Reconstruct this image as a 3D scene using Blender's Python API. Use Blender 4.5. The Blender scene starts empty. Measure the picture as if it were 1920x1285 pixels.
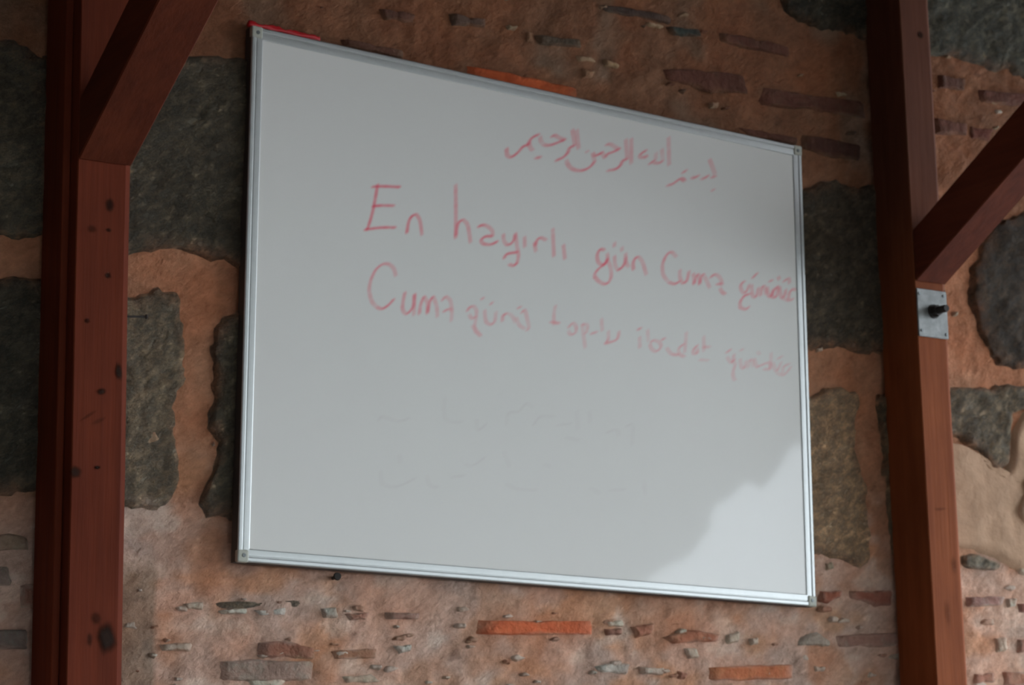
import bpy, bmesh, math, random
from mathutils import Vector, Matrix, noise, Quaternion

random.seed(7)
SC = bpy.context.scene
COL = SC.collection

# ------------------------------------------------------------------ camera
W, H = 1920.0, 1285.0
FPX = 4132.53                      # focal length in pixels of the 1920 px frame
YAW, PITCH, ROLL = 0.5704322713734554, 0.19991743327260875, -0.018200164455597103
EYE = Vector((0.0, 0.0, 1.6))
_f = Vector((math.sin(YAW) * math.cos(PITCH), math.cos(YAW) * math.cos(PITCH), math.sin(PITCH)))
_r0 = Vector((math.cos(YAW), -math.sin(YAW), 0.0))
_u0 = _r0.cross(_f)
CR = _r0 * math.cos(ROLL) + _u0 * math.sin(ROLL)
CU = -_r0 * math.sin(ROLL) + _u0 * math.cos(ROLL)
CF = _f
camd = bpy.data.cameras.new('camera')
camd.sensor_width = 36.0
camd.sensor_fit = 'HORIZONTAL'
camd.lens = FPX / W * 36.0
camd.clip_start = 0.05
camd.clip_end = 500
camd.dof.use_dof = True            # the photograph is slightly out of focus
camd.dof.focus_distance = 2.75
camd.dof.aperture_fstop = 12.0
cam = bpy.data.objects.new('camera', camd)
COL.objects.link(cam)
cam.matrix_world = Matrix(((CR.x, CU.x, -CF.x, EYE.x), (CR.y, CU.y, -CF.y, EYE.y), (CR.z, CU.z, -CF.z, EYE.z), (0, 0, 0, 1)))
SC.camera = cam

# ------------------------------------------------------------------ sky and exposure
world = bpy.data.worlds.new('sky')
SC.world = world
world.use_nodes = True
_bg = world.node_tree.nodes['Background']
_bg.inputs[0].default_value = (0.81, 0.91, 1.0, 1)    # even overcast daylight
_bg.inputs[1].default_value = 7.75
SC.view_settings.view_transform = 'Standard'
SC.view_settings.look = 'None'
SC.view_settings.exposure = 0.0
SC.view_settings.gamma = 1.0
SC.view_settings.use_curve_mapping = False


def ray(px, py):
    return CR * ((px - W / 2) / FPX) + CU * (-(py - H / 2) / FPX) + CF


def at(px, py, Y):                 # the point of the plane y = Y seen at a pixel of the photograph
    d = ray(px, py)
    return EYE + d * ((Y - EYE.y) / d.y)


WALL = 3.2

# ------------------------------------------------------------------ materials
def new_mat(name, rough=0.8, spec=0.5):
    m = bpy.data.materials.new(name)
    m.use_nodes = True
    nt = m.node_tree
    b = nt.nodes['Principled BSDF']
    b.inputs['Roughness'].default_value = rough
    b.inputs['Specular IOR Level'].default_value = spec
    return m, nt, b


def nd(nt, t, **kw):
    n = nt.nodes.new(t)
    for k, v in kw.items():
        setattr(n, k, v)
    return n


def coords(nt, scale=(1, 1, 1), rot=(0, 0, 0)):
    g = nd(nt, 'ShaderNodeNewGeometry')
    mp = nd(nt, 'ShaderNodeMapping')
    mp.vector_type = 'TEXTURE'     # turn first, then stretch
    mp.inputs['Scale'].default_value = scale
    mp.inputs['Rotation'].default_value = rot
    nt.links.new(g.outputs['Position'], mp.inputs['Vector'])
    return mp.outputs['Vector']


def noise_fac(nt, vec, scale, detail=5, rough=0.6, lo=0.35, hi=0.65):
    n = nd(nt, 'ShaderNodeTexNoise')
    n.inputs['Scale'].default_value = scale
    n.inputs['Detail'].default_value = detail
    n.inputs['Roughness'].default_value = rough
    nt.links.new(vec, n.inputs['Vector'])
    r = nd(nt, 'ShaderNodeMapRange')
    r.inputs['From Min'].default_value = lo
    r.inputs['From Max'].default_value = hi
    nt.links.new(n.outputs['Fac'], r.inputs['Value'])
    return r.outputs['Result']


def mix(nt, fac, a, b, mode='MIX'):
    m = nd(nt, 'ShaderNodeMix', data_type='RGBA', blend_type=mode)
    for sock, v in ((m.inputs['Factor'], fac), (m.inputs['A'], a), (m.inputs['B'], b)):
        if hasattr(v, 'links'):
            nt.links.new(v, sock)
        elif isinstance(v, (int, float)):
            sock.default_value = v
        else:
            sock.default_value = (*v, 1)
    return m.outputs['Result']


def mul(nt, a, k):
    m = nd(nt, 'ShaderNodeMath', operation='MULTIPLY')
    nt.links.new(a, m.inputs[0])
    m.inputs[1].default_value = k
    return m.outputs[0]


def bump(nt, bsdf, pairs):
    prev = None
    for h, dist, strength in pairs:
        b = nd(nt, 'ShaderNodeBump')
        b.inputs['Distance'].default_value = dist
        b.inputs['Strength'].default_value = strength
        nt.links.new(h, b.inputs['Height'])
        if prev is not None:
            nt.links.new(prev, b.inputs['Normal'])
        prev = b.outputs['Normal']
    nt.links.new(prev, bsdf.inputs['Normal'])


def attr(nt, name):
    a = nd(nt, 'ShaderNodeAttribute')
    a.attribute_name = name
    return a


TILT = (0, math.radians(-32), 0)  # slant of the wall's noise streaks, imitating camera motion blur


def mortar_material():
    m, nt, b = new_mat('lime_mortar', 0.92, 0.25)
    base = attr(nt, 'tint').outputs['Color']
    v = coords(nt)
    vs = coords(nt, (1.55, 1, 0.9), TILT)
    big = noise_fac(nt, v, 7, 4, 0.6)
    mid = noise_fac(nt, vs, 26, 6, 0.65, 0.36, 0.66)
    fine = noise_fac(nt, vs, 90, 5, 0.65, 0.36, 0.66)
    fleck = noise_fac(nt, vs, 38, 3, 0.5, 0.66, 0.76)
    dark = noise_fac(nt, vs, 30, 3, 0.55, 0.63, 0.75)
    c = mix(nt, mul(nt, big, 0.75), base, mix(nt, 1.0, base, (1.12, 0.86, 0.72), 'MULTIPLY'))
    c = mix(nt, mul(nt, mid, 0.5), c, mix(nt, 1.0, c, (0.58, 0.55, 0.54), 'MULTIPLY'))
    c = mix(nt, mul(nt, fine, 0.5), c, mix(nt, 1.0, c, (1.6, 1.62, 1.66), 'MULTIPLY'))
    c = mix(nt, mul(nt, fleck, 0.4), c, mix(nt, 1.0, c, (1.75, 1.9, 2.0), 'MULTIPLY'))
    c = mix(nt, mul(nt, dark, 0.6), c, mix(nt, 1.0, c, (0.38, 0.35, 0.35), 'MULTIPLY'))
    nt.links.new(c, b.inputs['Base Color'])
    bump(nt, b, [(mid, 0.006, 0.5), (fine, 0.003, 0.5)])
    return m


def stone_material():
    m, nt, b = new_mat('dark_andesite', 0.9, 0.3)
    oi = attr(nt, 'tint').outputs['Color']
    v = coords(nt)
    vs = coords(nt, (1.6, 1, 0.9), TILT)
    big = noise_fac(nt, v, 6, 4, 0.6)
    mid = noise_fac(nt, vs, 36, 6, 0.7, 0.42, 0.58)
    fine = noise_fac(nt, vs, 70, 6, 0.75, 0.43, 0.60)
    spot = noise_fac(nt, vs, 42, 3, 0.5, 0.68, 0.76)
    c = mix(nt, mul(nt, big, 0.6), oi, mix(nt, 1.0, oi, (0.72, 0.74, 0.76), 'MULTIPLY'))
    c = mix(nt, mul(nt, mid, 0.6), c, mix(nt, 1.0, c, (0.5, 0.49, 0.49), 'MULTIPLY'))
    c = mix(nt, mul(nt, fine, 0.7), c, mix(nt, 1.0, c, (2.3, 2.05, 1.8), 'MULTIPLY'))
    c = mix(nt, mul(nt, spot, 0.5), c, mix(nt, 1.0, c, (2.6, 2.2, 1.8), 'MULTIPLY'))
    nt.links.new(c, b.inputs['Base Color'])
    bump(nt, b, [(mid, 0.016, 0.8), (fine, 0.007, 0.8)])
    return m


def brick_material():
    m, nt, b = new_mat('old_brick', 0.9, 0.25)
    oi = attr(nt, 'tint').outputs['Color']
    v = coords(nt)
    mid = noise_fac(nt, v, 28, 5, 0.65, 0.36, 0.64)
    fine = noise_fac(nt, v, 100, 4, 0.6, 0.36, 0.64)
    smear = noise_fac(nt, v, 34, 5, 0.65, 0.50, 0.62)
    c = mix(nt, mul(nt, mid, 0.6), oi, mix(nt, 1.0, oi, (0.6, 0.55, 0.55), 'MULTIPLY'))
    c = mix(nt, mul(nt, fine, 0.35), c, mix(nt, 1.0, c, (1.35, 1.4, 1.45), 'MULTIPLY'))
    c = mix(nt, mul(nt, smear, 0.6), c, mix(nt, 1.0, c, (0.96, 1.22, 1.25), 'MULTIPLY'))
    nt.links.new(c, b.inputs['Base Color'])
    bump(nt, b, [(mid, 0.005, 0.5), (fine, 0.002, 0.5)])
    return m


def wood_material(name, a, c2, along, upper_tone=None):
    # along: axis of the grain in object coordinates
    m, nt, b = new_mat(name, 0.75, 0.12)
    tc = nd(nt, 'ShaderNodeTexCoord')
    mp = nd(nt, 'ShaderNodeMapping')
    sc = [28, 28, 28]
    sc[along] = 1.3
    mp.inputs['Scale'].default_value = sc
    nt.links.new(tc.outputs['Object'], mp.inputs['Vector'])
    grain = noise_fac(nt, mp.outputs['Vector'], 2.2, 6, 0.6, 0.3, 0.7)
    mp2 = nd(nt, 'ShaderNodeMapping')
    sc2 = [6, 6, 6]
    sc2[along] = 2.2
    mp2.inputs['Scale'].default_value = sc2
    nt.links.new(tc.outputs['Object'], mp2.inputs['Vector'])
    blot = noise_fac(nt, mp2.outputs['Vector'], 1.6, 4, 0.6, 0.35, 0.68)
    c = mix(nt, grain, a, c2)
    c = mix(nt, mul(nt, blot, 0.7), c, mix(nt, 1.0, c, (0.60, 0.52, 0.52), 'MULTIPLY'))
    if upper_tone:                    # the upper end is greyer and darker than the lower end
        lo, hi, tint = upper_tone
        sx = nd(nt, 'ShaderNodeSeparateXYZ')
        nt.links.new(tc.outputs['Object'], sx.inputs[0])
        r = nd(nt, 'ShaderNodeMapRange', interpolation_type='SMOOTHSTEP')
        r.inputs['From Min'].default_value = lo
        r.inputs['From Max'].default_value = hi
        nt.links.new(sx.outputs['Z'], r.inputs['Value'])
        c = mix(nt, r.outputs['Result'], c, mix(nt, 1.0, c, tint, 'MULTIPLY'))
    nt.links.new(c, b.inputs['Base Color'])
    bump(nt, b, [(grain, 0.0012, 0.4)])
    return m


def plain(name, col, rough=0.6, metal=0.0, spec=0.5, var=0.15, scale=40, bdist=0.0):
    m, nt, b = new_mat(name, rough, spec)
    b.inputs['Metallic'].default_value = metal
    f = noise_fac(nt, coords(nt), scale, 4, 0.6, 0.3, 0.7)
    c = mix(nt, f, col, tuple(x * (1 - var) for x in col))
    nt.links.new(c, b.inputs['Base Color'])
    if bdist:
        bump(nt, b, [(f, bdist, 0.5)])
    return m


def stain_material(name, col, rough=0.5, spec=0.5):
    # pigment with a density attribute: thin ink or a dark knot lets the ground show through
    m, nt, b = new_mat(name, rough, spec)
    b.inputs['Base Color'].default_value = (*col, 1)
    tr = nd(nt, 'ShaderNodeBsdfTransparent')
    mx = nd(nt, 'ShaderNodeMixShader')
    out = nt.nodes['Material Output']
    nt.links.new(attr(nt, 'ink').outputs['Fac'], mx.inputs[0])
    nt.links.new(tr.outputs[0], mx.inputs[1])
    nt.links.new(b.outputs[0], mx.inputs[2])
    nt.links.new(mx.outputs[0], out.inputs['Surface'])
    return m


def ink_material(name, col):
    # marker ink on the enamel: the more pigment, the less of the white ground is left
    m = plain(name, BOARD_WHITE, 0.035, 0.0, 0.21, 0.012, 9)
    nt = m.node_tree
    b = nt.nodes['Principled BSDF']
    src = b.inputs['Base Color'].links[0].from_socket
    c = mix(nt, attr(nt, 'ink').outputs['Fac'], src, col)
    nt.links.new(c, b.inputs['Base Color'])
    return m


BOARD_WHITE = (0.775, 0.745, 0.705)
M_MORTAR = mortar_material()
M_STONE = stone_material()
M_BRICK = brick_material()
M_WOOD_L = wood_material('red_brown_timber', (0.172, 0.032, 0.012), (0.118, 0.022, 0.009), 2)
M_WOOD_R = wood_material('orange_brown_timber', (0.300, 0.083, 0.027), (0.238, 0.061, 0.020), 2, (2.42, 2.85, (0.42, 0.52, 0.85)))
M_BRACE = wood_material('brace_timber', (0.138, 0.030, 0.012), (0.098, 0.021, 0.009), 1)
M_BOARD = plain('enamel_board', BOARD_WHITE, 0.035, 0.0, 0.21, 0.012, 9)
M_ALU = plain('anodised_aluminium', (0.47, 0.472, 0.46), 0.42, 0.7, 0.5, 0.06, 60)
M_ALU_SHADE = plain('shaded_frame_edge', (0.055, 0.050, 0.045), 0.6, 0.0, 0.5, 0.1, 60)  # shade along the frame's outer sides, put into a darker colour
M_CAP = plain('grey_plastic', (0.46, 0.45, 0.38), 0.5, 0.0, 0.4, 0.1, 60)
M_SCREW = plain('screw_metal', (0.16, 0.17, 0.17), 0.45, 0.5, 0.5, 0.1, 80)
M_GALV = plain('galvanised_steel', (0.25, 0.25, 0.24), 0.5, 0.3, 0.5, 0.5, 45)
M_BOLT = plain('rusted_bolt', (0.035, 0.026, 0.022), 0.7, 0.2, 0.4, 0.3, 120)
M_IRON = plain('dark_iron', (0.045, 0.035, 0.03), 0.7, 0.2, 0.4, 0.3, 120)
M_RED = plain('red_ribbon', (0.62, 0.012, 0.020), 0.45, 0.0, 0.5, 0.25, 70)
M_INK = ink_material('red_marker_ink', (0.86, 0.060, 0.125))
M_GHOST = ink_material('wiped_marker_ink', (0.40, 0.27, 0.28))
M_KNOT = stain_material('dark_knot', (0.030, 0.017, 0.013), 0.85, 0.05)
M_PLASTER = plain('pale_plaster', (0.51, 0.315, 0.200), 0.9, 0.0, 0.25, 0.25, 16, 0.006)
M_GROUND = plain('paving', (0.11, 0.102, 0.09), 0.9, 0.0, 0.2, 0.3, 3)
M_SOFFIT = wood_material('soffit_boards', (0.10, 0.04, 0.022), (0.065, 0.026, 0.015), 1)
M_DARKWALL = plain('dark_masonry', (0.10, 0.10, 0.10), 0.95, 0.0, 0.2, 0.4, 8)
M_LEAF = plain('foliage', (0.032, 0.055, 0.018), 0.8, 0.0, 0.3, 0.5, 3)
M_BARK = plain('bark', (0.06, 0.045, 0.032), 0.9, 0.0, 0.2, 0.4, 10)


# ------------------------------------------------------------------ helpers
def link(name, me, mat, parent=None, smooth=False):
    o = bpy.data.objects.new(name, me)
    COL.objects.link(o)
    if mat:
        me.materials.append(mat)
    if parent is not None:
        o.parent = parent
    if smooth:
        for p in me.polygons:
            p.use_smooth = True
    return o


def mesh_of(name, verts, faces):
    me = bpy.data.meshes.new(name)
    me.from_pydata([tuple(v) for v in verts], [], faces)
    me.update()
    return me


def bm_obj(name, bm, mat, parent=None, smooth=False):
    me = bpy.data.meshes.new(name)
    bmesh.ops.recalc_face_normals(bm, faces=bm.faces)
    bm.to_mesh(me)
    bm.free()
    return link(name, me, mat, parent, smooth)


def bm_box(bm, lo, hi, bev=0.0, seg=2):
    r = bmesh.ops.create_cube(bm, size=1.0)
    vs = r['verts']
    for v in vs:
        v.co = Vector([(lo[i] + hi[i]) / 2 + v.co[i] * (hi[i] - lo[i]) for i in range(3)])
    if bev:
        es = list({e for v in vs for e in v.link_edges})
        bmesh.ops.bevel(bm, geom=es, offset=bev, segments=seg, profile=0.5, affect='EDGES')


def tag(o, label=None, cat=None, group=None, kind=None):
    for k, v in (('label', label), ('category', cat), ('group', group), ('kind', kind)):
        if v:
            o[k] = v


def n3(x, y, z, s):
    return noise.noise(Vector((x * s, y * s, z * s)))


def fbm(x, z, s, o=4, seed=0.0):
    return noise.fractal(Vector((x * s + seed, seed * 1.7, z * s)), 0.9, 2.1, o)


def tint_layer(me, cols):
    a = me.color_attributes.new('tint', 'FLOAT_COLOR', 'POINT')
    for i, c in enumerate(cols):
        a.data[i].color = (c[0], c[1], c[2], 1)


def lerp3(a, b, t):
    t = max(0.0, min(1.0, t))
    return tuple(a[i] + (b[i] - a[i]) * t for i in range(3))


def sstep(a, b, x):
    t = max(0.0, min(1.0, (x - a) / (b - a)))
    return t * t * (3 - 2 * t)


# ------------------------------------------------------------------ back wall: mortar bed
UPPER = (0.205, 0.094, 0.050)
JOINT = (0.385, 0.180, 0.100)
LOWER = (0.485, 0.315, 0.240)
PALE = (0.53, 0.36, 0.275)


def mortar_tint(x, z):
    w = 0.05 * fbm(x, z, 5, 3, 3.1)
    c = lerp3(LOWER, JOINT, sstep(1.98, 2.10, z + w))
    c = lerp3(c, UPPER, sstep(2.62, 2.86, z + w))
    if z < 2.3:
        c = lerp3(c, PALE, 0.8 * sstep(2.9, 3.1, x) * (1 - sstep(2.0, 2.3, z)))
    low = 1 - sstep(2.0, 2.2, z)
    c = lerp3(c, (0.37, 0.285, 0.24), 0.6 * sstep(0.0, 0.4, fbm(x, z * 1.6, 4.8, 3, 9.0)) * low)
    c = lerp3(c, (0.46, 0.235, 0.125), 0.7 * sstep(0.05, 0.4, fbm(x, z * 1.8, 6.2, 3, 61.0)) * low)
    c = lerp3(c, (0.56, 0.43, 0.35), 0.7 * sstep(0.12, 0.4, fbm(x, z * 2.0, 8.5, 3, 77.0)) * low)
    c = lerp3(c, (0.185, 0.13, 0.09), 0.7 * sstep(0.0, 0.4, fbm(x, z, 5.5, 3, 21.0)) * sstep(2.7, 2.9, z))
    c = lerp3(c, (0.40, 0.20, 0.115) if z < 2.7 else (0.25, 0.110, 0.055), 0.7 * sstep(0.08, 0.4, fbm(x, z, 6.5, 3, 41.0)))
    k = 0.8 * old_paint(x, z)
    return lerp3(c, (0.20, 0.155, 0.115), k)


def old_paint(x, z):
    # dirty strip beside the left post, ending at a crooked upright line
    return sstep(1.24, 1.25, x) * (1 - sstep(-0.004, 0.004, x - 1.386 - 0.004 * fbm(z, 3.0, 9, 2, 2.0))) * (1 - sstep(1.93, 1.97, z))


def relief(x, z):
    return 0.0055 * fbm(x, z, 9, 4, 1.3) + 0.0035 * fbm(x, z, 34, 3, 5.0)


def spaced(a, lo, hi, b, coarse, fine):
    out, x = [], a
    while x < b:
        out.append(x)
        x += fine if lo <= x < hi else coarse
    out.append(b)
    return out


xs = spaced(-1.0, 1.0, 3.5, 5.6, 0.06, 0.0085)
zs = spaced(0.0, 1.66, 3.34, 3.8, 0.06, 0.0085)
vv, ff, cc = [], [], []
for z in zs:
    for x in xs:
        vv.append((x, WALL - relief(x, z), z))
        cc.append(mortar_tint(x, z))
nx = len(xs)
for j in range(len(zs) - 1):
    for i in range(nx - 1):
        a = j * nx + i
        ff.append((a, a + 1, a + nx + 1, a + nx))
# give the wall its thickness
k = len(vv)
x0, x1, z0, z1 = xs[0], xs[-1], zs[0], zs[-1]
for p in ((x0, z0), (x1, z0), (x1, z1), (x0, z1)):
    vv.append((p[0], WALL + 0.5, p[1]))
    cc.append(LOWER)
    vv.append((p[0], WALL + 0.02, p[1]))
    cc.append(LOWER)
for i in range(4):
    a, b2 = k + 2 * i, k + 2 * ((i + 1) % 4)
    ff.append((a, b2, b2 + 1, a + 1))
ff.append((k, k + 2, k + 4, k + 6))
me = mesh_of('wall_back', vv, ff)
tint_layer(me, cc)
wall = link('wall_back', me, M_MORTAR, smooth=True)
tag(wall, 'old masonry wall of dark stones and thin bricks in orange and pinkish mortar', None, None, 'structure')


# ------------------------------------------------------------------ stones, bricks, chips set in the wall
SMEAR = {'old_brick': (1.0, 0.45, 0.1), 'dark_andesite': (1.2, 0.5, 0.12)}


def piece(name, poly, mat, col, n=48, rings=6, proud=0.008, edge=0.018, rough=0.006, jag=0.012, var=0.12, seed=None, dip=0.016):
    """One stone or brick: an irregular outline in wall coordinates (x, z) with a rough, domed face that dips into the mortar."""
    sd = random.uniform(0, 90) if seed is None else seed
    P = [Vector((p[0], p[1])) for p in poly]
    L = [(P[(i + 1) % len(P)] - P[i]).length for i in range(len(P))]
    tot = sum(L)
    out = []
    for k in range(n):
        s = tot * k / n
        i = 0
        while s > L[i] and i < len(P) - 1:
            s -= L[i]
            i += 1
        out.append(P[i].lerp(P[(i + 1) % len(P)], s / max(L[i], 1e-6)))
    # soften corners, then fray
    if mat is M_STONE or mat is M_PLASTER:
        out = [(out[k - 1] + out[k] * 2 + out[(k + 1) % n]) / 4 for k in range(n)]
    c = sum(out, Vector((0, 0))) / n
    size = min(max(p.x for p in out) - min(p.x for p in out), max(p.y for p in out) - min(p.y for p in out))
    fr = []
    for p in out:
        d = (p - c)
        if d.length < 1e-6:
            d = Vector((1e-6, 0))
        fr.append(p + d.normalized() * (jag * min(1.0, d.length / 0.022) * (fbm(p.x, p.y, 14, 3, sd) + 0.6 * fbm(p.x, p.y, 60, 3, sd + 4))))
    edgew = min(edge, size * 0.45)
    verts, cols, faces = [], [], []
    vr = random.uniform(1 - var, 1 + var)
    gain = 1.32 if mat is M_STONE else 1.0
    warm = (0.94, 0.86) if mat is M_STONE else (1.0, 1.0)

    def put(p, h, smear=0.0):
        rg = rough * (fbm(p.x, p.y, 11, 4, sd) + 0.6 * fbm(p.x, p.y, 40, 3, sd + 7))
        verts.append((p.x, WALL - h - rg, p.y))
        t = vr * (1 + 0.18 * fbm(p.x, p.y, 8, 3, sd + 13))
        sm = smear * (0.55 + 0.9 * fbm(p.x, p.y, 30, 3, sd + 31)) if smear else 0.0
        cols.append(lerp3((gain * col[0] * t, gain * col[1] * t * warm[0], gain * col[2] * t * warm[1]), mortar_tint(p.x, p.y), sm))
    for r in range(rings):
        t = r / rings
        for p in fr:
            d = p - c
            if r == 0:
                q, h = p, -dip
            else:
                inset = edgew * min(1.0, r * 0.55) + (t ** 1.2) * max(0.0, d.length - edgew)
                q = p - d.normalized() * min(inset, d.length * 0.92)
                h = proud * sstep(-0.15, 0.9, inset / edgew)
            put(q, h, SMEAR.get(mat.name, (0, 0, 0))[r] if r < 3 else 0.0)
    put(c, proud)
    for r in range(rings - 1):
        for k in range(n):
            a, b3 = r * n + k, r * n + (k + 1) % n
            faces.append((a, b3, b3 + n, a + n))
    last = (rings - 1) * n
    for k in range(n):
        faces.append((last + k, last + (k + 1) % n, len(verts) - 1))
    me = mesh_of(name, verts, faces)
    tint_layer(me, cols)
    # faces look towards -y
    if me.polygons[0].normal.y > 0:
        me.flip_normals()
    return link(name, me, mat, wall, True)


def px(*pts):
    return [(lambda v: (v.x, v.z))(at(a, b, WALL)) for a, b in pts]


ST = (0.118, 0.104, 0.080)
ST_D = (0.088, 0.078, 0.060)
ST_G = (0.080, 0.080, 0.066)
stones = [
    # between left post and board
    ([(60, 92), (200, 92), (365, 96), (440, 97), (560, 130), (560, 520), (470, 530), (445, 517), (400, 507), (330, 487), (245, 482), (190, 490), (150, 480)], ST_D),
    ([(185, 545), (250, 540), (290, 530), (330, 545), (346, 600), (346, 700), (336, 800), (337, 930), (300, 968), (240, 966), (185, 962)], (0.185, 0.155, 0.118)),
    ([(400, 600), (418, 572), (445, 560), (600, 560), (620, 985), (445, 988), (380, 975), (372, 950), (384, 900), (398, 830), (388, 780), (388, 650)], (0.112, 0.102, 0.080)),
    # left of the left post
    ([(-330, 60), (-90, 60), (20, 62), (62, 80), (100, 120), (110, 440), (60, 462), (0, 458), (-330, 440)], (0.125, 0.113, 0.088)),
    ([(-330, 520), (0, 512), (70, 505), (110, 540), (110, 900), (70, 930), (20, 940), (-330, 930)], (0.085, 0.078, 0.062)),
    # between board and right post
    ([(1400, 335), (1507, 352), (1535, 340), (1560, 330), (1590, 346), (1640, 340), (1690, 345), (1700, 660), (1600, 672), (1560, 668), (1505, 662), (1400, 650)], (0.096, 0.080, 0.062)),
    ([(1400, 722), (1520, 726), (1570, 720), (1617, 728), (1602, 780), (1598, 830), (1618, 872), (1624, 930), (1634, 1000), (1638, 1068), (1620, 1082), (1590, 1062), (1530, 1052), (1400, 1050)], (0.36, 0.25, 0.165)),
    ([(1640, 735), (1720, 735), (1730, 1050), (1668, 1050), (1655, 960), (1650, 850)], (0.20, 0.16, 0.11)),
    # right of the right post
    ([(1885, 396), (1920, 388), (2080, 380), (2100, 690), (1990, 712), (1905, 702), (1872, 696), (1846, 682), (1823, 622), (1814, 560), (1813, 500), (1822, 460), (1850, 415)], (0.054, 0.040, 0.029)),
    ([(1700, 725), (1780, 724), (1870, 722), (2050, 715), (2050, 770), (1925, 762), (1898, 780), (1890, 820), (1890, 868), (1872, 890), (1848, 884), (1828, 850), (1800, 832), (1782, 822), (1700, 820)], (0.150, 0.125, 0.095)),
    ([(1690, 350), (1740, 400), (1775, 520), (1770, 640), (1700, 650)], ST_D),
    # the course above
    ([(1700, -160), (1820, -160), (2100, -170), (2100, 175), (1960, 160), (1890, 142), (1868, 148), (1838, 132), (1790, 112), (1750, 112), (1700, 105)], ST_G),
    ([(1440, -170), (1660, -165), (1660, 78), (1622, 80), (1560, 70), (1490, 46), (1450, 10), (1430, -30)], (0.060, 0.056, 0.045)),
    ([(960, -220), (1400, -190), (1410, -20), (1300, -12), (1100, -45), (960, -60)], ST_G),
    ([(430, -270), (930, -230), (930, -70), (700, -90), (430, -120)], ST_D),
]
for pts, col in stones:
    piece('stone', px(*pts), M_STONE, col, 110, 14, 0.0115, 0.018, 0.0055, 0.013, 0.04)

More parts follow.
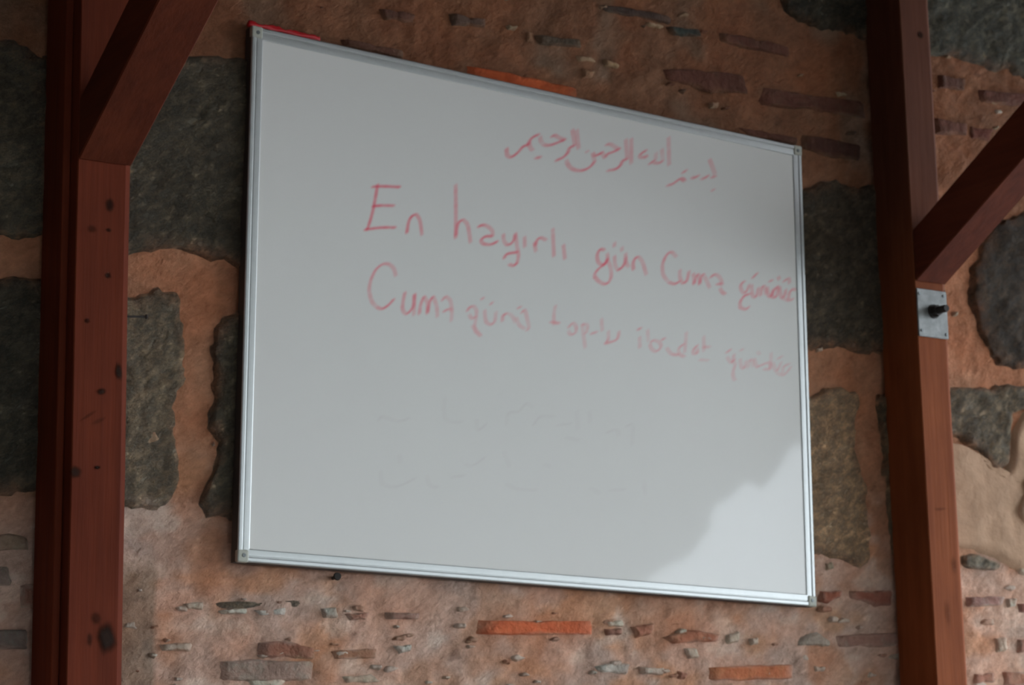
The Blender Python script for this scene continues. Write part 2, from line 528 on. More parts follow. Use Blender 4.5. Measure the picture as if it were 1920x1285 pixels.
BR = (0.36, 0.078, 0.034)      # fresh orange-red brick
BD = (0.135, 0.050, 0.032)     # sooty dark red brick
BM = (0.250, 0.125, 0.095)     # mauve brown brick
bricks = [
    ([(893, 1163), (1000, 1164), (1111, 1164), (1112, 1190), (1000, 1193), (893, 1189)], (0.60, 0.130, 0.050)),
    ([(1324, 1252), (1400, 1248), (1491, 1246), (1490, 1274), (1420, 1276), (1322, 1277)], (0.52, 0.160, 0.070)),
    ([(1534, 1107), (1580, 1107), (1578, 1120), (1552, 1132), (1534, 1130)], (0.36, 0.115, 0.068)),
    ([(1592, 1108), (1672, 1107), (1672, 1136), (1640, 1138), (1594, 1122)], (0.30, 0.105, 0.068)),
    ([(1242, 1196), (1280, 1182), (1320, 1184), (1350, 1190), (1348, 1204), (1300, 1204), (1262, 1208)], (0.42, 0.150, 0.082)),
    ([(1180, 1176), (1224, 1170), (1220, 1190), (1190, 1197)], (0.38, 0.15, 0.09)),
    ([(1130, 1180), (1164, 1178), (1164, 1192), (1134, 1193)], (0.32, 0.145, 0.10)),
    ([(1566, 1193), (1620, 1188), (1684, 1186), (1684, 1212), (1630, 1214), (1568, 1214)], (0.30, 0.155, 0.115)),
    ([(1270, 1258), (1288, 1262), (1284, 1276), (1268, 1274)], (0.34, 0.15, 0.10)),
    ([(1700, 1120), (1780, 1118), (1780, 1150), (1700, 1152)], BM),
    ([(1812, 1120), (1862, 1117), (1886, 1119), (1880, 1136), (1830, 1139), (1814, 1138)], (0.33, 0.17, 0.135)),
    ([(1904, 1132), (1960, 1130), (1960, 1152), (1906, 1150)], (0.36, 0.14, 0.10)),
    ([(1820, 1264), (1864, 1260), (1864, 1281), (1822, 1284)], (0.33, 0.14, 0.09)),
    ([(1876, 1260), (1960, 1258), (1960, 1290), (1878, 1286)], (0.34, 0.15, 0.095)),
    ([(1904, 1198), (1950, 1196), (1950, 1226), (1906, 1226)], (0.32, 0.14, 0.095)),
    ([(484, 1206), (520, 1200), (596, 1216), (594, 1238), (540, 1236), (486, 1232)], (0.31, 0.125, 0.078)),
    ([(620, 1222), (660, 1216), (708, 1218), (706, 1236), (650, 1238), (622, 1236)], (0.36, 0.17, 0.10)),
    ([(638, 1150), (695, 1148), (690, 1164), (650, 1166)], (0.35, 0.165, 0.11)),
    ([(720, 1148), (790, 1150), (788, 1162), (722, 1162)], (0.35, 0.19, 0.14)),
    ([(410, 1240), (500, 1238), (592, 1240), (590, 1276), (500, 1280), (408, 1276)], (0.29, 0.185, 0.14)),
    ([(40, 1100), (64, 1098), (64, 1142), (38, 1140)], (0.28, 0.12, 0.08)),
    ([(-120, 1060), (20, 1062), (20, 1098), (-120, 1098)], (0.2, 0.14, 0.11)),
    ([(-80, 1180), (50, 1182), (50, 1216), (-80, 1216)], (0.22, 0.16, 0.13)),
    # upper band, sooty
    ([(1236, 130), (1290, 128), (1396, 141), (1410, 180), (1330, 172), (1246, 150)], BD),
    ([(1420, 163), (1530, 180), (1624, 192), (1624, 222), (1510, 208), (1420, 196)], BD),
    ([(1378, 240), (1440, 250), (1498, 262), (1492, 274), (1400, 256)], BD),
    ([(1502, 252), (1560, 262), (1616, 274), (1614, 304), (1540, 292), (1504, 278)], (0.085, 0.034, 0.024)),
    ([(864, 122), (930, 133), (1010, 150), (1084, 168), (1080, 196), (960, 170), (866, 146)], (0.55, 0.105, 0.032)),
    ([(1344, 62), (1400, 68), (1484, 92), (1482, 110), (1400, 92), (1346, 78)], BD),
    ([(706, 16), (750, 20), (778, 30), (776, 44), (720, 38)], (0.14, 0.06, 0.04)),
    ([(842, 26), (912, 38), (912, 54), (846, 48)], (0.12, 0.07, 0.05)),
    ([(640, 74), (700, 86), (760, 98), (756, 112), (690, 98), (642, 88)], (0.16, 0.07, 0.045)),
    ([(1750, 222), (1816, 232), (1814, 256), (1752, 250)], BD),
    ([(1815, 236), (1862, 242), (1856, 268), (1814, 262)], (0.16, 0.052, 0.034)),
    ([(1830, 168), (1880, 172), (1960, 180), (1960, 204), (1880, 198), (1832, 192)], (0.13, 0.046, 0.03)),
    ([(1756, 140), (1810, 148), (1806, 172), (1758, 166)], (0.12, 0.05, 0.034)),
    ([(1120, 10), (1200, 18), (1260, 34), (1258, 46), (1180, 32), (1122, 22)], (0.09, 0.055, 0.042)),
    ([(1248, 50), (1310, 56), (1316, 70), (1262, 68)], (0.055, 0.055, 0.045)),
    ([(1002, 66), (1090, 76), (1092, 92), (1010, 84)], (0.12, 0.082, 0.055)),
]
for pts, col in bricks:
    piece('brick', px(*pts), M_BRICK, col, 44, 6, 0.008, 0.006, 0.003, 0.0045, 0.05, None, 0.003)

WH = (0.56, 0.53, 0.47)
BE = (0.50, 0.36, 0.24)
chips = [
    ([(338, 1132), (360, 1127), (382, 1130), (380, 1145), (345, 1144)], (0.42, 0.36, 0.29)),
    ([(408, 1146), (440, 1140), (466, 1142), (462, 1152), (416, 1152)], WH),
    ([(470, 1144), (500, 1144), (540, 1138), (536, 1154), (480, 1158)], (0.50, 0.50, 0.47)),
    ([(596, 1140), (630, 1138), (636, 1160), (604, 1162)], (0.36, 0.34, 0.30)),
    ([(296, 1208), (330, 1204), (362, 1206), (358, 1222), (300, 1222)], (0.48, 0.42, 0.36)),
    ([(738, 1212), (772, 1208), (770, 1222), (748, 1226)], (0.55, 0.54, 0.50)),
    ([(1130, 1166), (1168, 1162), (1170, 1176), (1136, 1178)], (0.55, 0.49, 0.42)),
    ([(1360, 1190), (1388, 1184), (1386, 1206), (1362, 1208)], (0.44, 0.36, 0.28)),
    ([(1404, 1198), (1420, 1194), (1420, 1210), (1406, 1212)], (0.56, 0.48, 0.40)),
    ([(1490, 1212), (1500, 1192), (1530, 1184), (1560, 1204), (1562, 1214)], (0.38, 0.34, 0.29)),
    ([(1112, 1250), (1150, 1240), (1184, 1246), (1178, 1266), (1120, 1262)], (0.56, 0.54, 0.50)),
    ([(1196, 1250), (1250, 1252), (1248, 1268), (1200, 1266)], (0.52, 0.46, 0.40)),
    ([(1280, 1216), (1306, 1214), (1312, 1236), (1290, 1236)], (0.52, 0.42, 0.34)),
    ([(1520, 1248), (1548, 1250), (1546, 1262), (1522, 1262)], (0.52, 0.44, 0.38)),
    ([(1545, 1056), (1560, 1052), (1564, 1068), (1548, 1072)], (0.50, 0.42, 0.30)),
    ([(1606, 982), (1616, 980), (1616, 998), (1607, 1000)], (0.50, 0.42, 0.34)),
    ([(1074, 104), (1110, 108), (1120, 118), (1082, 116)], BE),
    ([(1128, 110), (1150, 116), (1166, 126), (1160, 132), (1130, 124)], (0.52, 0.34, 0.20)),
    ([(1206, 42), (1230, 42), (1250, 52), (1240, 56), (1210, 50)], BE),
    ([(1118, 12), (1136, 10), (1138, 18), (1122, 20)], (0.44, 0.27, 0.18)),
    ([(948, 48), (970, 50), (966, 58), (950, 56)], (0.50, 0.36, 0.25)),
    ([(984, 58), (998, 58), (1000, 84), (984, 80)], (0.42, 0.24, 0.15)),
    ([(1090, 130), (1116, 134), (1110, 148), (1092, 146)], (0.42, 0.23, 0.14)),
    ([(1328, 192), (1346, 192), (1346, 204), (1330, 204)], (0.46, 0.31, 0.22)),
    ([(1562, 172), (1580, 172), (1588, 182), (1566, 184)], (0.62, 0.52, 0.36)),
    ([(1862, 206), (1874, 204), (1878, 214), (1866, 216)], (0.75, 0.72, 0.64)),
    ([(1860, 238), (1870, 236), (1870, 244), (1862, 244)], (0.50, 0.40, 0.30)),
    ([(1888, 622), (1902, 618), (1902, 642), (1884, 640)], (0.66, 0.62, 0.54)),
    ([(1880, 446), (1892, 444), (1892, 454), (1882, 456)], (0.46, 0.34, 0.25)),
    ([(1905, 462), (1926, 458), (1926, 470), (1908, 472)], (0.42, 0.33, 0.26)),
    ([(1786, 585), (1796, 583), (1795, 594), (1786, 593)], (0.50, 0.44, 0.36)),
    ([(1814, 774), (1826, 776), (1840, 810), (1832, 814), (1822, 790)], (0.58, 0.46, 0.32)),
    ([(1834, 778), (1848, 780), (1846, 792), (1834, 792)], (0.50, 0.40, 0.28)),
    ([(1870, 784), (1898, 776), (1896, 798), (1874, 800)], (0.50, 0.38, 0.26)),
    ([(1782, 742), (1792, 742), (1792, 760), (1783, 760)], (0.52, 0.44, 0.34)),
    ([(1806, 1008), (1838, 1004), (1842, 1026), (1810, 1028)], (0.62, 0.58, 0.52)),
    ([(1862, 1196), (1886, 1192), (1888, 1224), (1866, 1226)], (0.52, 0.42, 0.34)),
    ([(1884, 1122), (1904, 1122), (1902, 1140), (1886, 1140)], (0.54, 0.44, 0.36)),
    ([(1900, 1062), (1950, 1054), (1950, 1084), (1906, 1080)], (0.56, 0.48, 0.38)),
    ([(20, 710), (40, 704), (46, 722), (30, 732)], (0.52, 0.33, 0.20)),
    ([(-40, 1004), (20, 1000), (58, 1006), (56, 1032), (-40, 1036)], (0.24, 0.19, 0.14)),
    ([(254, 820), (290, 806), (300, 826), (262, 846)], (0.30, 0.235, 0.165)),
    ([(394, 832), (400, 828), (402, 838), (396, 840)], (0.55, 0.48, 0.40)),
    ([(1616, 485), (1626, 482), (1628, 490), (1618, 492)], (0.48, 0.42, 0.32)),
    ([(1528, 654), (1540, 650), (1542, 660), (1530, 662)], (0.58, 0.52, 0.44)),
    ([(1542, 612), (1548, 610), (1550, 618), (1543, 618)], (0.46, 0.40, 0.32)),
    ([(1562, 552), (1574, 550), (1576, 560), (1566, 562)], (0.34, 0.27, 0.16)),
    ([(1850, 920), (1862, 918), (1862, 930), (1852, 930)], (0.46, 0.34, 0.24)),
    ([(630, 1268), (700, 1262), (720, 1280), (640, 1284)], (0.46, 0.38, 0.30)),
    ([(460, 1276), (500, 1270), (540, 1276), (520, 1290), (470, 1290)], (0.52, 0.46, 0.38)),
]
for pts, col in chips:
    q = px(*pts)
    col = lerp3((col[0] * 0.95, col[1] * 0.88, col[2] * 0.80), mortar_tint(*q[0]), 0.25)
    piece('stone_chip', q, M_BRICK, col, 22, 4, 0.007, 0.005, 0.003, 0.005, 0.05, None, 0.004)

# small bits of stone and broken brick bedded in the mortar of the two brick bands
rnd = random.Random(31)
for i in range(130):
    if i < 85:
        bx, by = rnd.uniform(240, 1900), rnd.uniform(1085, 1290)
        if bx < 1540 and by < 1095 + 0.062 * (bx - 445) * 0.9 + 20:
            continue
        cl = rnd.choice(((0.56, 0.45, 0.36), (0.50, 0.37, 0.28), (0.36, 0.15, 0.09), (0.50, 0.41, 0.33), (0.60, 0.50, 0.41), (0.40, 0.19, 0.11)))
        sz = rnd.uniform(5, 13)
    else:
        bx, by = rnd.uniform(400, 1900), rnd.uniform(-20, 330)
        if by > 20 + 0.215 * (bx - 470) + 10 or by < 0.16 * (bx - 900) - 60 or 1630 < bx < 1745:
            continue
        cl = rnd.choice(((0.32, 0.18, 0.105), (0.09, 0.055, 0.038), (0.36, 0.23, 0.14), (0.15, 0.055, 0.034), (0.07, 0.06, 0.045)))
        sz = rnd.uniform(4, 11)
    n_ = rnd.randint(5, 7)
    pl = []
    for j in range(n_):
        an = 2 * math.pi * j / n_ + rnd.uniform(-0.3, 0.3)
        rr = sz * rnd.uniform(0.55, 1.15)
        pl.append((bx + 1.5 * rr * math.cos(an), by - 0.75 * rr * math.sin(an)))
    q = px(*pl)
    piece('stone_chip', q[::-1], M_BRICK, lerp3(cl, mortar_tint(*q[0]), 0.3), 14, 4, 0.006, 0.004, 0.003, 0.003, 0.05, rnd.uniform(0, 90), 0.004)

# the hollow with a grey, broken brick under the board's left end
piece('broken_brick', px((380, 1130), (440, 1126), (520, 1128), (578, 1124), (576, 1140), (500, 1143), (400, 1144)), M_STONE, (0.15, 0.13, 0.105), 32, 5, 0.003, 0.008, 0.005, 0.006, 0.02)
# grey crumbled bed below the plaster
piece('crumbled_stone', px((1796, 1042), (1820, 1036), (1850, 1046), (1880, 1060), (1876, 1072), (1840, 1072), (1800, 1064)), M_STONE, (0.20, 0.185, 0.155), 32, 5, 0.006, 0.008, 0.006, 0.006, 0.02)
# pale plaster left on the stones right of the post
pp = piece('plaster_patch', px((1740, 822), (1782, 828), (1806, 838), (1826, 856), (1846, 890), (1874, 896), (1896, 870), (1894, 800), (1910, 772), (1960, 750), (2080, 740), (2090, 1065), (1990, 1080), (1900, 1078), (1870, 1056), (1840, 1040), (1800, 1034), (1740, 1030)), M_PLASTER, (0.5, 0.4, 0.3), 90, 12, 0.013, 0.016, 0.004, 0.008, 0.02, 12.0)
# a second, thicker skin of plaster at the right edge
piece('plaster_patch', px((1908, 890), (1918, 886), (1990, 880), (1990, 1000), (1915, 1000), (1900, 985), (1892, 960), (1906, 925)), M_PLASTER, (0.5, 0.4, 0.3), 40, 6, 0.019, 0.010, 0.003, 0.006, 0.02, 14.0)

# the same masonry carried on outside the frame
def rect(xa, za, xb, zb, j=0.015):
    r = lambda: random.uniform(-j, j)
    return [(xa + r(), za + r()), ((xa + xb) / 2, za + r()), (xb + r(), za + r()), (xb + r(), (za + zb) / 2), (xb + r(), zb + r()), ((xa + xb) / 2, zb + r()), (xa + r(), zb + r()), (xa + r(), (za + zb) / 2)]


for za, zb in ((0.08, 0.42), (0.50, 0.84), (1.16, 1.58)):
    x = -0.95
    while x < 5.3:
        w = random.uniform(0.28, 0.52)
        piece('stone', rect(x, za, min(x + w, 5.5), zb), M_STONE, ST_D, 40, 5, 0.004, 0.022, 0.006, 0.012)
        x += w + random.uniform(0.05, 0.09)
for za, zb in ((2.06, 2.40), (2.46, 2.80), (3.18, 3.6)):
    for xa, xb in ((-0.95, 0.85), (3.52, 5.5)):
        x = xa
        while x < xb - 0.2:
            w = min(random.uniform(0.28, 0.5), xb - x)
            piece('stone', rect(x, za, x + w, zb), M_STONE, ST_D, 40, 5, 0.004, 0.022, 0.006, 0.012)
            x += w + random.uniform(0.05, 0.09)
for zc in (0.93, 1.05, 1.68, 1.78, 1.88, 1.96, 2.90, 3.0, 3.10):
    x = -0.9
    while x < 5.3:
        w = random.uniform(0.16, 0.3)
        if zc < 1.7 or x + w < 1.02 or x > 3.46:
            piece('brick', rect(x, zc - 0.017, x + w, zc + 0.017, 0.004), M_BRICK, BM if zc < 2 else BD, 20, 4, 0.005, 0.005, 0.003, 0.003, 0.1, None, 0.005)
        x += w + random.uniform(0.05, 0.3)

# ------------------------------------------------------------------ rest of the porch: floor, added sky-blocking left wall, soffit, ground
bm = bmesh.new()
bm_box(bm, (-1.0, 0.9, -0.15), (5.6, 3.7, 0.0))
o = bm_obj('floor', bm, M_GROUND)
tag(o, kind='structure')
bm = bmesh.new()
bm_box(bm, (-60, -80, -0.3), (90, 0.9, -0.12))
o = bm_obj('ground', bm, M_GROUND)
tag(o, kind='structure')
bm = bmesh.new()
bm_box(bm, (-1.4, -14.0, -0.12), (-1.0, 3.7, 9.0))
o = bm_obj('wall_left_sky_block', bm, M_DARKWALL)  # unseen wall added, drawn long and tall to block sky light from the left
tag(o, kind='structure')
# sloping soffit of the eaves, board by board
ceil = bpy.data.objects.new('ceiling', None)
COL.objects.link(ceil)
tag(ceil, kind='structure')
EAVE_Y, EAVE_Z, TOP_Z = 0.9, 3.34, 3.78
bw = 0.22
x = -1.0
while x < 5.6:
    bm = bmesh.new()
    for (yy, zz) in ((3.25, TOP_Z), (EAVE_Y, EAVE_Z)):
        for xx in (x + 0.003, x + bw - 0.003):
            for dz in (0, 0.03):
                bm.verts.new((xx, yy, zz + dz))
    v = list(bm.verts)
    for q in ((0, 1, 3, 2), (4, 5, 7, 6), (0, 2, 6, 4), (1, 3, 7, 5), (0, 1, 5, 4), (2, 3, 7, 6)):
        bm.faces.new([v[i] for i in q])
    bm_obj('soffit_board', bm, M_SOFFIT, ceil)
    x += bw


# ------------------------------------------------------------------ timber posts fixed to the wall
def post_mesh(bm, xa, xb, ya, yb, z0, z1, chamfer):
    """A squared timber; its right front edge is chamfered, the other edges only eased."""
    e = 0.0015
    prof = [(xa, yb), (xa, ya + e), (xa + e, ya), (xb - chamfer, ya), (xb, ya + chamfer * 0.45), (xb, yb)]
    n = 26
    rows = []
    for k in range(n + 1):
        z = z0 + (z1 - z0) * k / n
        wob = 0.0012 * noise.noise(Vector((xa * 9, z * 3.1, 2.0)))
        rows.append([bm.verts.new((p[0] + wob, p[1] + 0.4 * wob, z)) for p in prof])
    m = len(prof)
    for k in range(n):
        for i in range(m):
            bm.faces.new((rows[k][i], rows[k][(i + 1) % m], rows[k + 1][(i + 1) % m], rows[k + 1][i]))
    bm.faces.new(rows[0][::-1])
    bm.faces.new(rows[-1])


def knot(parent, cx, cz, y, rx, rz, dens, ang=0.0):
    n, rings = 16, 4
    verts = [(cx, y, cz)]
    den = [dens]
    faces = []
    for r in range(1, rings + 1):
        t = r / rings
        for k in range(n):
            a = 2 * math.pi * k / n
            j = 1 + 0.28 * noise.noise(Vector((math.cos(a) * 1.5 + cx * 40, math.sin(a) * 1.5 + cz * 40, 0)))
            ux, uz = math.cos(a) * rx * t * j, math.sin(a) * rz * t * j
            verts.append((cx + ux * math.cos(ang) - uz * math.sin(ang), y, cz + ux * math.sin(ang) + uz * math.cos(ang)))
            den.append(dens * (1 - sstep(0.35, 1.0, t)))
    for k in range(n):
        faces.append((0, 1 + k, 1 + (k + 1) % n))
        for r in range(rings - 1):
            a, b4 = 1 + r * n + k, 1 + r * n + (k + 1) % n
            faces.append((a, a + n, b4 + n, b4))
    me = mesh_of('knot', verts, faces)
    at_ = me.attributes.new('ink', 'FLOAT', 'POINT')
    for i, d in enumerate(den):
        at_.data[i].value = d
    return link('knot', me, M_KNOT, parent)


LXA, LXM, LXB, LYF, LYM = 1.1816, 1.1940, 1.2807, 3.0764, 3.1053
bm = bmesh.new()
post_mesh(bm, LXM, LXB, LYF, WALL - 0.011, 0.0, 3.60, 0.009)
left_post = bm_obj('timber_post', bm, M_WOOD_L)
tag(left_post, 'reddish brown timber post with dark knots left of the whiteboard', 'post', 'timber posts on the wall')
bm = bmesh.new()
bm_box(bm, (LXA, LYM, 0.0), (LXM - 0.0003, WALL - 0.011, 3.60), 0.0015, 1)
o = bm_obj('backing_batten', bm, M_WOOD_L, left_post)
o['label'] = 'narrow batten along the dark left edge of the post'
for kx, ky, ra, rb, dn, an in ((222, 697, 0.007, 0.016, 0.85, 0.1), (190, 735, 0.009, 0.006, 0.8, 0.3), (182, 877, 0.006, 0.0035, 0.95, 0.1),
                               (141, 886, 0.011, 0.011, 0.75, 0), (200, 1196, 0.017, 0.027, 0.95, 0.05), (180, 1160, 0.010, 0.012, 0.45, 0.4),
                               (168, 1200, 0.006, 0.012, 0.5, 0), (206, 385, 0.008, 0.014, 0.7, 0), (203, 432, 0.006, 0.004, 0.7, 0),
                               (202, 517, 0.007, 0.006, 0.75, 0), (163, 602, 0.006, 0.005, 0.6, 0), (172, 430, 0.010, 0.008, 0.4, 0),
                               (185, 790, 0.016, 0.004, 0.3, 0.5), (165, 780, 0.02, 0.003, 0.35, 0.6)):
    p = at(kx, ky, LYF)
    knot(left_post, p.x, p.z, LYF - 0.0012, ra, rb, dn, an)

RXA, RXB, RYF = 2.9130, 2.9917, 3.0884
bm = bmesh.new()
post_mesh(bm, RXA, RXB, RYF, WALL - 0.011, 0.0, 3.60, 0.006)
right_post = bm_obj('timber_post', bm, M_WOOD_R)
tag(right_post, 'orange brown timber post right of the whiteboard, behind the steel plate', 'post', 'timber posts on the wall')
for kx, ky, ra, rb, dn, an in ((1725, 66, 0.010, 0.010, 0.7, 0.2), (1762, 955, 0.02, 0.004, 0.25, 0.1), (1788, 1060, 0.008, 0.02, 0.25, 0), (1776, 1150, 0.01, 0.03, 0.2, 0)):
    p = at(kx, ky, RYF)
    knot(right_post, p.x, p.z, RYF - 0.0012, ra, rb, dn, an)


def brace(xa, xb, yf, zfoot, slope, th, label):
    """A slanting timber rising from the front of a post outwards to the eaves."""
    L = 1.42
    ang = math.atan(slope)
    bm = bmesh.new()
    prof = [(yf - 0.0012, zfoot), (yf - 0.0012, zfoot + th), (yf - L, zfoot + th + slope * L), (yf - L, zfoot + slope * L)]
    rows = [[bm.verts.new((xx, p[0], p[1])) for p in prof] for xx in (xa, xb)]
    bm.faces.new(rows[0])
    bm.faces.new(rows[1][::-1])
    for i in range(4):
        bm.faces.new((rows[0][i], rows[1][i], rows[1][(i + 1) % 4], rows[0][(i + 1) % 4]))
    bmesh.ops.bevel(bm, geom=list(bm.edges), offset=0.002, segments=1, affect='EDGES')
    o = bm_obj('timber_brace', bm, M_BRACE)
    tag(o, label, 'brace', 'slanting braces under the eaves')
    return o


brace_l = brace(LXM, LXB - 0.0005, LYF, 2.5525, 0.54, 0.096, 'slanting reddish brown brace rising from the knotty left post')
brace_r = brace(RXA, RXB - 0.0005, RYF, 2.5525, 0.565, 0.102, 'slanting timber brace rising above the steel plate on the right post')
# steel plate with a bolt on the right post
plate = bpy.data.objects.new('steel_plate', None)
COL.objects.link(plate)
pc = Vector((2.9515, RYF, 2.4912))
plate.location = pc
tag(plate, 'small grey galvanised steel plate with dark bolt on the right post', 'plate')
bm = bmesh.new()
pz = 0.0475
bm_box(bm, (-0.0385, -0.004, -pz), (0.0395, 0.0, pz), 0.0012, 1)
o = bm_obj('plate', bm, M_GALV, plate)
bm = bmesh.new()
# washer, hexagonal nut and protruding threaded end
bmesh.ops.create_cone(bm, cap_ends=True, segments=20, radius1=0.014, radius2=0.014, depth=0.003, matrix=Matrix.Translation((0.002, -0.0055, 0.004)) @ Matrix.Rotation(math.pi / 2, 4, 'X'))
bmesh.ops.create_cone(bm, cap_ends=True, segments=6, radius1=0.0115, radius2=0.0112, depth=0.011, matrix=Matrix.Translation((0.002, -0.0125, 0.004)) @ Matrix.Rotation(math.pi / 2, 4, 'X'))
o = bm_obj('nut', bm, M_BOLT, plate)
bm = bmesh.new()
for k in range(8):
    bmesh.ops.create_cone(bm, cap_ends=True, segments=14, radius1=0.0074, radius2=0.0066, depth=0.003, matrix=Matrix.Translation((0.002, -0.0185 - 0.003 * k, 0.004)) @ Matrix.Rotation(math.pi / 2, 4, 'X'))
o = bm_obj('bolt', bm, M_BOLT, plate, False)
for sx, sz in ((-0.033, 0.037), (0.031, 0.038), (0.033, -0.039), (-0.031, -0.036)):
    bm = bmesh.new()
    bmesh.ops.create_cone(bm, cap_ends=True, segments=10, radius1=0.0036, radius2=0.0028, depth=0.0025, matrix=Matrix.Translation((sx, -0.0045, sz)) @ Matrix.Rotation(math.pi / 2, 4, 'X'))
    bm_obj('screw', bm, M_SCREW, plate)

# ------------------------------------------------------------------ whiteboard
BX, BZ, BWID, BHGT = 2.113335614092741, 0.7899850181651014 + 1.6, 1.1888550372100986, 0.8986072549170238
BROT, BLEAN, BYAW = 0.031024277346034575, -0.01694364230949465, 0.006163348347626474
board = bpy.data.objects.new('whiteboard', None)
COL.objects.link(board)
bmat = Matrix.Rotation(BYAW, 4, 'Z') @ Matrix.Rotation(BLEAN, 4, 'X') @ Matrix.Rotation(BROT, 4, 'Y')
board.matrix_world = Matrix.Translation((BX, WALL - 0.03, BZ)) @ bmat
tag(board, 'aluminium framed whiteboard with red handwriting hung on the stone wall', 'whiteboard')
SURF = 0.003
hw, hh = BWID / 2, BHGT / 2
bm = bmesh.new()
bm_box(bm, (-hw + 0.010, SURF, -hh + 0.010), (hw - 0.010, 0.014, hh - 0.010))
bm_obj('writing_surface', bm, M_BOARD, board)
PROF = [(0.0, 0.024), (0.0, 0.0022), (0.0008, 0.0008), (0.0024, 0.0), (0.0070, 0.0), (0.0080, 0.0005), (0.0088, 0.0017),
        (0.0100, 0.0017), (0.0106, 0.0010), (0.0150, 0.0010), (0.0200, 0.0012), (0.0213, 0.0018), (0.0215, 0.0100)]


def rail(side):
    bm = bmesh.new()
    ends = []
    for e in (0, 1):
        row = []
        for u, y in PROF:
            if side == 'top':
                q = ((-hw + u) if e == 0 else (hw - u), y, hh - u)
            elif side == 'bottom':
                q = ((-hw + u) if e == 0 else (hw - u), y, -hh + u)
            elif side == 'left':
                q = (-hw + u, y, (-hh + u) if e == 0 else (hh - u))
            else:
                q = (hw - u, y, (-hh + u) if e == 0 else (hh - u))
            row.append(bm.verts.new(q))
        ends.append(row)
    dark = []
    for i in range(len(PROF) - 1):
        f = bm.faces.new((ends[0][i], ends[0][i + 1], ends[1][i + 1], ends[1][i]))
        if i == 0:
            dark.append(f)
    bm.faces.new((ends[0][-1], ends[0][0], ends[1][0], ends[1][-1]))
    bm.faces.new(ends[0])
    bm.faces.new(ends[1])
    for f in dark:
        f.material_index = 1
    o = bm_obj('frame_rail', bm, M_ALU, board)
    o.data.materials.append(M_ALU_SHADE)


for s in ('top', 'bottom', 'left', 'right'):
    rail(s)
for sx, sz in ((-1, 1), (1, 1), (1, -1), (-1, -1)):
    bm = bmesh.new()
    cx, cz = sx * (hw - 0.0095), sz * (hh - 0.0095)
    bm_box(bm, (cx - 0.0102, -0.0012, cz - 0.0102), (cx + 0.0102, 0.0100, cz + 0.0102), 0.003, 3)
    cap = bm_obj('corner_cap', bm, M_CAP, board, False)
    bm = bmesh.new()
    bmesh.ops.create_cone(bm, cap_ends=True, segments=14, radius1=0.0036, radius2=0.0030, depth=0.002, matrix=Matrix.Translation((cx - sx * 0.001, -0.0014, cz - sz * 0.001)) @ Matrix.Rotation(math.pi / 2, 4, 'X'))
    bm_obj('screw', bm, M_SCREW, cap)

# ---- handwriting: strokes spread along a slant to imitate camera motion blur, thin along it and wide across it
binv = board.matrix_world.inverted()
bn = (board.matrix_world.to_3x3() @ Vector((0, -1, 0))).normalized()
bo = board.matrix_world @ Vector((0, SURF, 0))


def on_board(ppx, ppy):
    d = ray(ppx, ppy)
    t = (bo - EYE).dot(bn) / d.dot(bn)
    q = binv @ (EYE + d * t)
    return (q.x, q.z)


def smooth_path(pts, step=3.0):
    if len(pts) < 3:
        a, b5 = pts
        n = max(2, int(math.hypot(b5[0] - a[0], b5[1] - a[1]) / step))
        return [(a[0] + (b5[0] - a[0]) * i / n, a[1] + (b5[1] - a[1]) * i / n) for i in range(n + 1)]
    out = []
    P = [pts[0]] + list(pts) + [pts[-1]]
    for i in range(1, len(P) - 2):
        p0, p1, p2, p3 = P[i - 1], P[i], P[i + 1], P[i + 2]
        n = max(2, int(math.hypot(p2[0] - p1[0], p2[1] - p1[1]) / step))
        for k in range(n):
            t = k / n
            out.append(tuple(0.5 * (2 * p1[j] + (p2[j] - p0[j]) * t + (2 * p0[j] - 5 * p1[j] + 4 * p2[j] - p3[j]) * t * t + (3 * p1[j] - p0[j] - 3 * p2[j] + p3[j]) * t ** 3) for j in (0, 1)))
    out.append(pts[-1])
    return out


import numpy as np

STEP = 0.0014                       # mesh of the ink film


